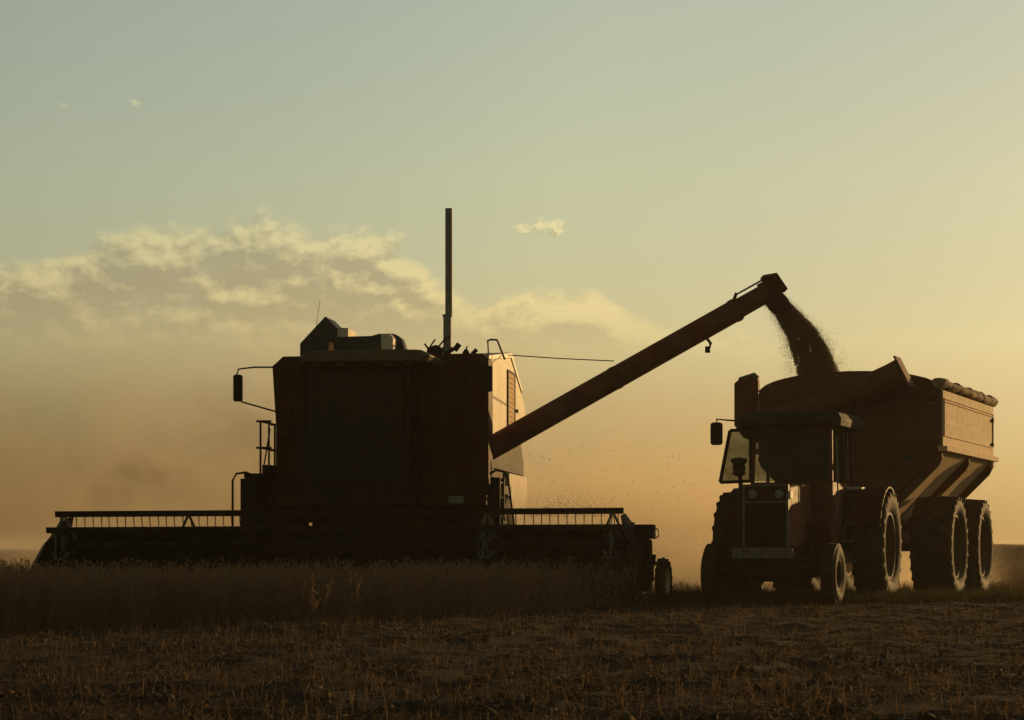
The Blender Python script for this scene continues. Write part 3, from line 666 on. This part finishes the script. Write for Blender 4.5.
mb = MB(); mb.box((.62, -.75, .06), (.74, -.62, .95)); mb.lathe([(.02, .13), (.06, .13)], (.68, -.68, 0), 16, 'z'); mb.bar((.3, -.66, .8), (.7, -.66, .8), .06, .06); G('jack_stand', mb, pale)
# folded unloading auger of the cart, lying diagonally over the front wall
gi = Matrix.Rotation(R(20.5), 4, 'Z') @ Matrix.Translation((-5.82, -41.07, 0)); LG = lambda p: gi @ Vector(p)
a0, a1 = LG((4.30, 41.0, 2.95)), LG((6.58, 40.15, 3.80))
d = (a1 - a0).normalized(); side = d.cross(Vector((0, 0, 1))).normalized(); up = side.cross(d)
def gring(t, r): c = a0.lerp(a1, t); return [c + (side * math.cos(a) + up * math.sin(a)) * r for a in [2 * math.pi * k / 20 for k in range(20)]]
mb = MB(); mb.loft([gring(-.05, .20), gring(.8, .22), gring(.92, .24), gring(1.0, .27)]); ca = G('folded_auger', mb, cartred, bevel=0)
mb = MB(); c = a1
mb.bar(c + up * .30 + d * .02, c - up * .28 + d * .10, .50, .035, side.cross(-up)); G('end_flange', mb, cartred, ca, .004)
mb = MB(); mb.tube([LG((5.5, 41.0, 2.1)), a0.lerp(a1, .7)], .035, 10); G('fold_cylinder', mb, black, ca, 0)
mb = MB(); mb.prism([(-2.06, 3.02), (-2.06, 3.76), (-1.96, 3.84), (-1.64, 3.86), (-1.625, 3.78), (-1.625, 2.70), (-1.90, 2.80)], 'y', .06, .20); G('corner_box', mb, cartred, bevel=.012)
mb = MB(); mb.tube([(-1.98, .13, 3.82), (-1.72, .13, 3.90), (-1.66, .13, 3.84)], .05, 10); G('box_cap', mb, grey, bevel=0)
# rolled tarpaulin along the right hand top edge
mb = MB(); rings = []
N = 60
for i in range(N + 1):
    y = -.12 + (LEN + .30) * i / N; ring = []
    cx = HW - .02 + .008 * math.sin(i * .5) + random.uniform(-.006, .006); cz = ZT + .11 + .006 * math.sin(i * .33 + 1) - .02 * (i / N)
    rad = .095 + .008 * math.sin(i * .7) + random.uniform(-.006, .006)
    for k in range(18):
        t = 2 * math.pi * k / 18; q = rad * (1 + .09 * math.sin(3 * t + i * .10) + random.uniform(-.04, .04))
        ring.append((cx + q * math.cos(t) * 1.2, y, cz + q * math.sin(t) * .9))
    rings.append(ring)
mb.loft(rings); G('tarpaulin_roll', mb, tarp, bevel=0)
for yy in (.35, 1.5, 2.8, 4.0, 5.1):
    mb = MB(); mb.lathe([(-.012, .112), (.012, .112)], (HW - .02, yy, ZT + .105), 18, 'y'); G('tarpaulin_strap', mb, black, bevel=0)
mb = MB()
for yy in (1.35, 2.7, 4.05): mb.tube([(x * .985, yy, z - .03) for x, z in arch], .02, 8)
G('roof_bow', mb, cartred, bevel=0)
mb = MB(); mb.box((.9, -.06, 2.38), (1.12, -.005, 2.46)); G('marker_lamp', mb, lampg, bevel=.008)
for s in (-1,):
    mb = MB(); mb.box((1.34, -.03, 3.30), (1.5, .0, 3.36)); G('bracket', mb, grey, bevel=.004)

# ------------------------------------------------------------------ grain heap in the cart + falling stream
gm = mat('grain_colour', (.16, .11, .055), (.11, .075, .04), 40, .7, bump=.5, bscale=120)
mb = MB(); n = 26; grid = []
for j in range(n + 1):
    row = []
    for i in range(19):
        x = -1.5 + 3.0 * i / 18; y = .12 + (LEN - .24) * j / n
        z = 3.05 + .62 * math.exp(-((x / .9) ** 2 + ((y - 1.6) / 1.3) ** 2)) + random.uniform(-.012, .012)
        row.append(mb.bm.verts.new((x, y, z)))
    grid.append(row)
for j in range(n):
    for i in range(18): mb.bm.faces.new((grid[j][i], grid[j][i + 1], grid[j + 1][i + 1], grid[j + 1][i]))
hp = mb.build('grain_heap', gm, None, 0); hp.matrix_world = Matrix.Translation((5.82, 41.07, 0)) @ Matrix.Rotation(R(-20.5), 4, 'Z')
tag(hp, 'heap of brown grain filling the inside of the cart', 'grain', kind='stuff')

def stuff_tris(name, C, size, m, asp=1.6):
    """many tiny double-pyramid grains"""
    n = len(C); a = rng.random((n, 3)) * 2 - 1; a /= np.linalg.norm(a, axis=1)[:, None]
    b = np.cross(a, rng.random((n, 3)) * 2 - 1); b /= np.linalg.norm(b, axis=1)[:, None]; c = np.cross(a, b)
    s = size[:, None]
    V = np.stack([C + a * s * asp, C - a * s * asp, C + b * s, C - .5 * b * s + .87 * c * s, C - .5 * b * s - .87 * c * s], 1).reshape(-1, 3)
    base = np.arange(n)[:, None] * 5
    F = np.concatenate([base + np.array([[0, 2, 3]]), base + np.array([[0, 3, 4]]), base + np.array([[0, 4, 2]]), base + np.array([[1, 3, 2]]), base + np.array([[1, 4, 3]]), base + np.array([[1, 2, 4]])])
    return npmesh(name, V, F, m, 3)
n = 190000
t = rng.random(n) ** .85 * 1.15
u = np.where(rng.random(n) < .8, rng.uniform(-1, 1, n), rng.normal(0, .62, n)); v = rng.normal(0, .40, n)
# outlines of the falling stream (world x at given height), leaves the spout and arcs right
SY = 42.25
px_r = np.interp(t, [0, .18, .45, .72, .9, 1.15], [777, 794, 816, 829, 836, 846]); px_l = np.interp(t, [0, .18, .45, .72, .9, 1.15], [762, 775, 787, 793, 797, 800])
py_ = np.interp(t, [0, .18, .45, .72, .9, 1.15], [296, 311, 333, 353, 369, 392])
lx = (px_l - 512) / 2376 * SY; rx = (px_r - 512) / 2376 * SY; zc = .86 + (548 - py_) / 2376 * SY
wdt = (rx - lx) / 2
xx = (lx + rx) / 2 + u * wdt * .95
yy = SY + v * (.12 + .22 * t)
stray = rng.random(n) < .02
xx = np.where(stray, xx - np.abs(rng.normal(0, .10, n)) * (t + .1), xx)
zz = zc + (rng.random(n) - .5) * .12 - .10 * ((xx - lx) / np.maximum(rx - lx, .1) - .5) * -1
clump = .5 * vnoise(xx * 22 + 20, zz * 5.0 + 20, 8) + .5 * vnoise(xx * 9 + 60, zz * 3.0 + 60, 13)
keep = (clump > .46 * t) | (rng.random(n) < .30)
st = stuff_tris('grain_stream', np.stack([xx, yy, zz], 1)[keep], (rng.random(n) * .0025 + .0036)[keep], mat('falling_grain', (.34, .235, .125), (.24, .165, .09), 30, .8))
tag(st, 'dark stream of grain pouring from the auger spout into the cart', 'grain', kind='stuff')
# airborne chaff
n1 = 2200
cx = np.concatenate([rng.normal(.9, .6, n1), rng.uniform(.3, 3.6, 260)]); cyy = rng.uniform(43, 47, n1 + 260)
cz = np.concatenate([np.abs(rng.normal(0, .20, n1)) + 1.45, rng.uniform(.3, 2.9, 260) ** 1.0])
cs = np.concatenate([rng.uniform(.002, .007, n1), rng.uniform(.003, .010, 260)])
ch = stuff_tris('flying_chaff', np.stack([cx, cyy, cz], 1), cs, mat('chaff_colour', (.10, .075, .045), (.06, .045, .03), 30, .9), 1.8)
tag(ch, 'bits of chaff flying in the dust beside the combine', 'chaff', kind='stuff')

# ------------------------------------------------------------------ vegetation (all uncountable)
def ribbons(P0, P1, W):
    """thin ribbons facing random horizontal directions"""
    n = len(P0); a = rng.random(n) * 6.283
    s = np.stack([np.cos(a), np.sin(a), np.zeros(n)], 1) * W[:, None]
    V = np.stack([P0 - s, P0 + s, P1 + s * .5, P1 - s * .5], 1).reshape(-1, 3)
    return V
def plant_template(h):
    P0, P1, W = [], [], []
    base = np.zeros(3); top = np.array([rng.normal(0, .05), rng.normal(0, .05), h])
    K = 4; pts = [base + (top - base) * k / K + np.append(rng.normal(0, .010, 2), 0) * (k > 0) for k in range(K + 1)]
    for a, b in zip(pts, pts[1:]): P0.append(a); P1.append(b); W.append(.005)
    stems = [(pts[k], pts[k + 1]) for k in range(1, K)]
    for _ in range(rng.integers(3, 6)):
        k = rng.integers(0, K); st = pts[k]; a = rng.random() * 6.28; l = rng.uniform(.18, .38) * h / .7
        e = st + np.array([math.cos(a) * l * .42, math.sin(a) * l * .42, l * .85]); P0.append(st); P1.append(e); W.append(.0038); stems.append((st, e))
    for (a, b) in stems:
        for _ in range(rng.integers(4, 8)):
            t = rng.random(); p = a + (b - a) * t; an = rng.random() * 6.28; l = rng.uniform(.03, .055)
            e = p + np.array([math.cos(an) * l * .7, math.sin(an) * l * .7, rng.uniform(-.4, .9) * l]); P0.append(p); P1.append(e); W.append(rng.uniform(.005, .009))
    for _ in range(3):
        a, b = stems[rng.integers(len(stems))]; p = a + (b - a) * rng.random(); an = rng.random() * 6.28; l = rng.uniform(.05, .09)
        P0.append(p); P1.append(p + np.array([math.cos(an) * l, math.sin(an) * l, -l * .5])); W.append(rng.uniform(.012, .022))
    return ribbons(np.array(P0), np.array(P1), np.array(W))
def scatter(name, temps, XY, scale, m, lean=.12):
    out = []; idx = rng.integers(0, len(temps), len(XY)); Z = hground(XY[:, 0], XY[:, 1])
    for k, tpl in enumerate(temps):
        s = idx == k
        if not s.any(): continue
        p = XY[s]; n = len(p); a = rng.random(n) * 6.283; c, sn = np.cos(a)[:, None], np.sin(a)[:, None]; sc = scale[s][:, None]
        x = (tpl[None, :, 0] * c - tpl[None, :, 1] * sn) * sc; y = (tpl[None, :, 0] * sn + tpl[None, :, 1] * c) * sc; z = tpl[None, :, 2] * sc
        lx, ly = rng.normal(0, lean, n)[:, None], rng.normal(0, lean, n)[:, None]
        out.append(np.stack([x + lx * z + p[:, :1], y + ly * z + p[:, 1:], z + Z[s][:, None] - .01], -1).reshape(-1, 3))
    V = np.concatenate(out); F = np.arange(len(V)).reshape(-1, 4)
    return npmesh(name, V, F, m, 4)
def vegmat(name, a, b, c, sc=3.0):
    m = bpy.data.materials.new(name); m.use_nodes = True; X.nt = nt = m.node_tree
    bs = nt.nodes['Principled BSDF']; tc = nt.nodes.new('ShaderNodeTexCoord'); o = tc.outputs['Object']
    col = mixc(smooth(noise(o, sc, 5, .7), .38, .64), a, b); col = mixc(smooth(noise(o, sc * 9, 3, .7), .52, .70), col, c)
    nt.links.new(col, bs.inputs['Base Color']); bs.inputs['Roughness'].default_value = .9; bs.inputs['Specular IOR Level'].default_value = .1
    tr_ = nt.nodes.new('ShaderNodeBsdfTranslucent'); nt.links.new(col, tr_.inputs[0]); mx = nt.nodes.new('ShaderNodeMixShader'); mx.inputs[0].default_value = .38
    nt.links.new(bs.outputs[0], mx.inputs[1]); nt.links.new(tr_.outputs[0], mx.inputs[2]); nt.links.new(mx.outputs[0], nt.nodes['Material Output'].inputs[0])
    return m
cropm = vegmat('dry_soybean', (.36, .185, .10), (.22, .165, .085), (.46, .32, .20), 3.2)
temps = [plant_template(rng.uniform(.50, .70)) for _ in range(16)]
def edge_y(x):  # near edge of the standing crop
    return np.interp(x, [-9, -5.2, -2.0, 0, 1.0, 1.6], [23.0, 24.6, 27.4, 30.6, 33.3, 34.6])
pts = []
def addp(n, ylo, yhi, f):
    x = rng.uniform(-9.5, 1.75, n); e = edge_y(x) + rng.normal(0, .25, n); y = e + ylo + rng.random(n) * (yhi - ylo)
    hdr = 35.9 - (x - 1.7) * .123 - .75  # stop short of the header's cutter bar
    k = (y < hdr) & (x > -.24 * y - .6); pts.append(np.stack([x, y], 1)[k])
addp(2600, 0, 2.0, 1); addp(3000, 2.0, 6, 1); addp(2200, 6, 14, 1)
x = rng.uniform(-22, -7.7, 3200); y = rng.uniform(32, 85, 3200); k = (x < -7.95) & (x > -.235 * y - 1); pts.append(np.stack([x, y], 1)[k])
def stalk():
    P0, P1, W = [], [], []
    h = rng.uniform(.3, .46); p = np.zeros(3)
    for k in range(4):
        q = p + np.array([rng.normal(0, .02), rng.normal(0, .02), h / 4]); P0.append(p); P1.append(q); W.append(.005)
        for _ in range(3):
            an = rng.random() * 6.28; l = rng.uniform(.04, .07); P0.append(q); P1.append(q + np.array([math.cos(an) * l * .6, math.sin(an) * l * .6, l * .5])); W.append(.006)
        p = q
    return ribbons(np.array(P0), np.array(P1), np.array(W))
temps += [stalk() for _ in range(3)]
XY = np.concatenate(pts); cr = scatter('standing_crop', temps, XY, rng.uniform(.80, 1.05, len(XY)), cropm)
tag(cr, 'dry brown soybean plants standing uncut in front of the header', 'crop', kind='stuff')
# stubble and litter on the cut ground
def field_points(n, y0, y1, x_of=.235):
    y = y0 + (y1 - y0) * rng.random(n) ** 1.15; x = (rng.random(n) * 2 - 1) * (x_of * y + .3); return x, y
stm = vegmat('stubble_straw', (.15, .095, .050), (.075, .052, .028), (.30, .22, .13), 5)
def keep_cut(x, y): return (y < edge_y(x) - .05) | (x > 1.7)
x, y = field_points(190000, 11.3, 46); k = keep_cut(x, y) ; x, y = x[k], y[k]
dens = vnoise(x / .5 + 50, y / .5 + 50, 5); k = rng.random(len(x)) < .25 + .9 * dens; x, y = x[k], y[k]
z = hground(x, y) + rng.random(len(x)) ** 2 * .06 + .004; n = len(x)
L_ = rng.uniform(.02, .10, n); a = rng.random(n) * 6.28; tl = rng.normal(0, .28, n)
dv = np.stack([np.cos(a) * np.cos(tl), np.sin(a) * np.cos(tl), np.abs(np.sin(tl))], 1) * L_[:, None]
P0 = np.stack([x, y, z], 1); V1 = ribbons(P0, P0 + dv, rng.uniform(.0015, .0038, n))
x, y = field_points(9000, 11.3, 46); k = keep_cut(x, y); x, y = x[k], y[k]; n = len(x)
P0 = np.stack([x, y, hground(x, y) - .01], 1); hh = rng.uniform(.04, .15, n)
P1 = P0 + np.stack([rng.normal(0, .02, n), rng.normal(0, .02, n), hh], 1); V2 = ribbons(P0, P1, rng.uniform(.0025, .0045, n))
x, y = 46 + 170 * rng.random(60000) ** 1.6, None; y = x; x = (rng.random(60000) * 2 - 1) * (y * .24)
k = (x > -7.9) ; x, y = x[k], y[k]; n = len(x); P0 = np.stack([x, y, hground(x, y) - .02], 1)
P1 = P0 + np.stack([rng.normal(0, .06, n), rng.normal(0, .06, n), rng.uniform(.06, .20, n)], 1); V3 = ribbons(P0, P1, rng.uniform(.01, .03, n))
V = np.concatenate([V1, V2, V3]); sb = npmesh('stubble', V, np.arange(len(V)).reshape(-1, 4), stm, 4)
tag(sb, 'short cut stubble and straw litter covering the near field', 'stubble', kind='stuff')
# clods of soil and crushed straw
x, y = field_points(30000, 11.3, 48); k = keep_cut(x, y) & (vnoise(x / .35 + 70, y / .35 + 70, 12) > .45); x, y = x[k], y[k]; n = len(x)
cl = stuff_tris('soil_clods', np.stack([x, y, hground(x, y) + .004], 1), rng.gamma(2.2, .006, n) + .004, mat('clod_colour', (.055, .036, .020), (.15, .10, .055), 9, .95, bump=.6, bscale=90), 1.2)
tag(cl, 'crumbs and clods of dark soil lying on the cut field', 'soil', kind='stuff')
# dead leaves
x, y = field_points(12000, 11.3, 42); k = keep_cut(x, y); x, y = x[k], y[k]; n = len(x)
P0 = np.stack([x, y, hground(x, y) + .01 + rng.random(n) * .03], 1); a = rng.random(n) * 6.28; l = rng.uniform(.010, .026, n)
V = ribbons(P0, P0 + np.stack([np.cos(a) * l, np.sin(a) * l, rng.random(n) * l], 1), l * .45)
lf = npmesh('leaf_litter', V, np.arange(len(V)).reshape(-1, 4), vegmat('dead_leaf', (.075, .045, .025), (.12, .085, .05), (.30, .24, .16), 6), 4)
tag(lf, 'small dry leaves and pods lying among the stubble', 'litter', kind='stuff')
# green-brown weeds round the wheels
def tuft(h):
    P0, P1, W = [], [], []
    for _ in range(14):
        a = rng.random() * 6.28; l = rng.uniform(.5, 1) * h; o = rng.normal(0, .04, 2); m1 = np.array([o[0] + math.cos(a) * l * .18, o[1] + math.sin(a) * l * .18, l * .6]); m2 = np.array([o[0] + math.cos(a) * l * .5, o[1] + math.sin(a) * l * .5, l * .95])
        P0 += [np.array([o[0], o[1], 0]), m1]; P1 += [m1, m2]; W += [.006, .005]
    return ribbons(np.array(P0), np.array(P1), np.array(W))
tt_ = [tuft(rng.uniform(.12, .30)) for _ in range(10)]
x = rng.uniform(2.2, 10.5, 3800); y = 35.2 + (x - 3) * .28 + rng.gamma(2.0, 1.1, 3800); XY = np.stack([x, y], 1)
XY = XY[vnoise(XY[:, 0] / .7 + 9, XY[:, 1] / .7 + 9, 6) > .36]
wd = scatter('weeds', tt_, XY, rng.uniform(.4, 1.0, len(XY)), vegmat('weed_green', (.050, .055, .020), (.085, .060, .028), (.11, .095, .045), 2), .2)
tag(wd, 'low green and brown weeds around the tractor and cart wheels', 'weeds', kind='stuff')
# far strip of uncut crop at the right
n = 26000; x = rng.uniform(28, 130, n); y = 205 + rng.random(n) * 6 + x * .05; h = (.95 + .35 * vnoise(x / 2.5 + 3, y / 6 + 3, 9)) * rng.uniform(.8, 1.05, n)
P0 = np.stack([x, y, np.full(n, -.15)], 1); V = ribbons(P0, P0 + np.stack([rng.normal(0, .2, n), rng.normal(0, .2, n), h + .15], 1), rng.uniform(.03, .12, n))
fs = npmesh('far_crop_strip', V, np.arange(len(V)).reshape(-1, 4), cropm, 4)
tag(fs, 'distant dark strip of uncut crop on the horizon behind the cart', 'crop', kind='stuff')

# ------------------------------------------------------------------ air: haze over the field and dust behind the combine
mb = MB(); mb.box((-1600, -400, -1.5), (1600, 2600, 8.0)); hz = mb.build('haze', black, None, 0)
hz.data.materials.clear(); m = bpy.data.materials.new('haze_air'); m.use_nodes = True; nt = m.node_tree; nt.nodes.remove(nt.nodes['Principled BSDF'])
pv = nt.nodes.new('ShaderNodeVolumePrincipled'); pv.inputs['Color'].default_value = (.85, .76, .62, 1); pv.inputs['Density'].default_value = .00045; pv.inputs['Anisotropy'].default_value = .4
nt.links.new(pv.outputs[0], nt.nodes['Material Output'].inputs['Volume']); hz.data.materials.append(m); hz['kind'] = 'stuff'

m = bpy.data.materials.new('field_dust'); m.use_nodes = True; X.nt = nt = m.node_tree; nt.nodes.remove(nt.nodes['Principled BSDF'])
tc = nt.nodes.new('ShaderNodeTexCoord'); sp = nt.nodes.new('ShaderNodeSeparateXYZ'); nt.links.new(tc.outputs['Object'], sp.inputs[0])
x, y, z = X(sp.outputs[0]), X(sp.outputs[1]), X(sp.outputs[2])
n1 = noise(comb(x * .50, y * .34, z * .75), 1.0, 6, .62, .9)
def bump_(cx, cy, wx, wy, hz_, a):
    p = (x - cx) / wx; q = (y - cy) / wy
    g_ = clamp01(1.0 - (p * p + q * q)); return g_ * X.m('POWER', 2.71828, (z * (-1.0 / hz_))) * a
den = bump_(-5.8, 52, 9.5, 10, 2.7, .20) + bump_(1.5, 52, 9.3, 9.8, 1.1, .95)
den = den * (smooth(n1, .38, .62) * .90 + .10)
top = clamp01((7.0 - z) * .5)
vp = nt.nodes.new('ShaderNodeVolumePrincipled'); vp.inputs['Color'].default_value = (.93, .79, .57, 1); vp.inputs['Anisotropy'].default_value = .45
nt.links.new((den * top).s, vp.inputs['Density']); nt.links.new(vp.outputs[0], nt.nodes['Material Output'].inputs['Volume'])
mb = MB(); mb.box((-15, 42, -.3), (11, 62.5, 7.2)); du = mb.build('dust_cloud', m, None, 0)
tag(du, 'brown cloud of dust hanging behind the combine harvester', 'dust', kind='stuff')

m = bpy.data.materials.new('shaded_dust'); m.use_nodes = True; X.nt = nt = m.node_tree; nt.nodes.remove(nt.nodes['Principled BSDF'])
tc = nt.nodes.new('ShaderNodeTexCoord'); sp = nt.nodes.new('ShaderNodeSeparateXYZ'); nt.links.new(tc.outputs['Object'], sp.inputs[0])
x, y, z = X(sp.outputs[0]), X(sp.outputs[1]), X(sp.outputs[2])
n1 = noise(comb(x * 1.1, y * .8, z * 1.3), 1.0, 5, .62, .8); den = None
for (cx, cz, wx, wz, a) in ((-7.0, 1.8, .50, .40, .35), (-6.55, 2.25, .38, .30, .45), (-6.15, 2.1, .35, .25, .22), (-5.0, 3.0, 1.1, 1.2, .14), (-5.6, 2.2, 1.6, 1.1, .09), (-3.9, 2.6, 1.2, 1.6, .2)):
    p, q, r_ = (x - cx) / wx, (z - cz) / wz, (y - 41.3) / 1.2
    e = clamp01(1.0 - (p * p + q * q + r_ * r_)) * a; den = e if den is None else den + e
vp = nt.nodes.new('ShaderNodeVolumePrincipled'); vp.inputs['Color'].default_value = (.62, .46, .30, 1)  # shade of the dust clumps put into a darker volume colour
nt.links.new((den * smooth(n1, .36, .62)).s, vp.inputs['Density']); nt.links.new(vp.outputs[0], nt.nodes['Material Output'].inputs['Volume'])
mb = MB(); mb.box((-8.6, 40.0, .4), (-4.15, 41.98, 5.0)); du = mb.build('dust_puffs', m, None, 0)
tag(du, 'puffs of dust left of the combine ladder, shade put into their darker brown', 'dust', kind='stuff')
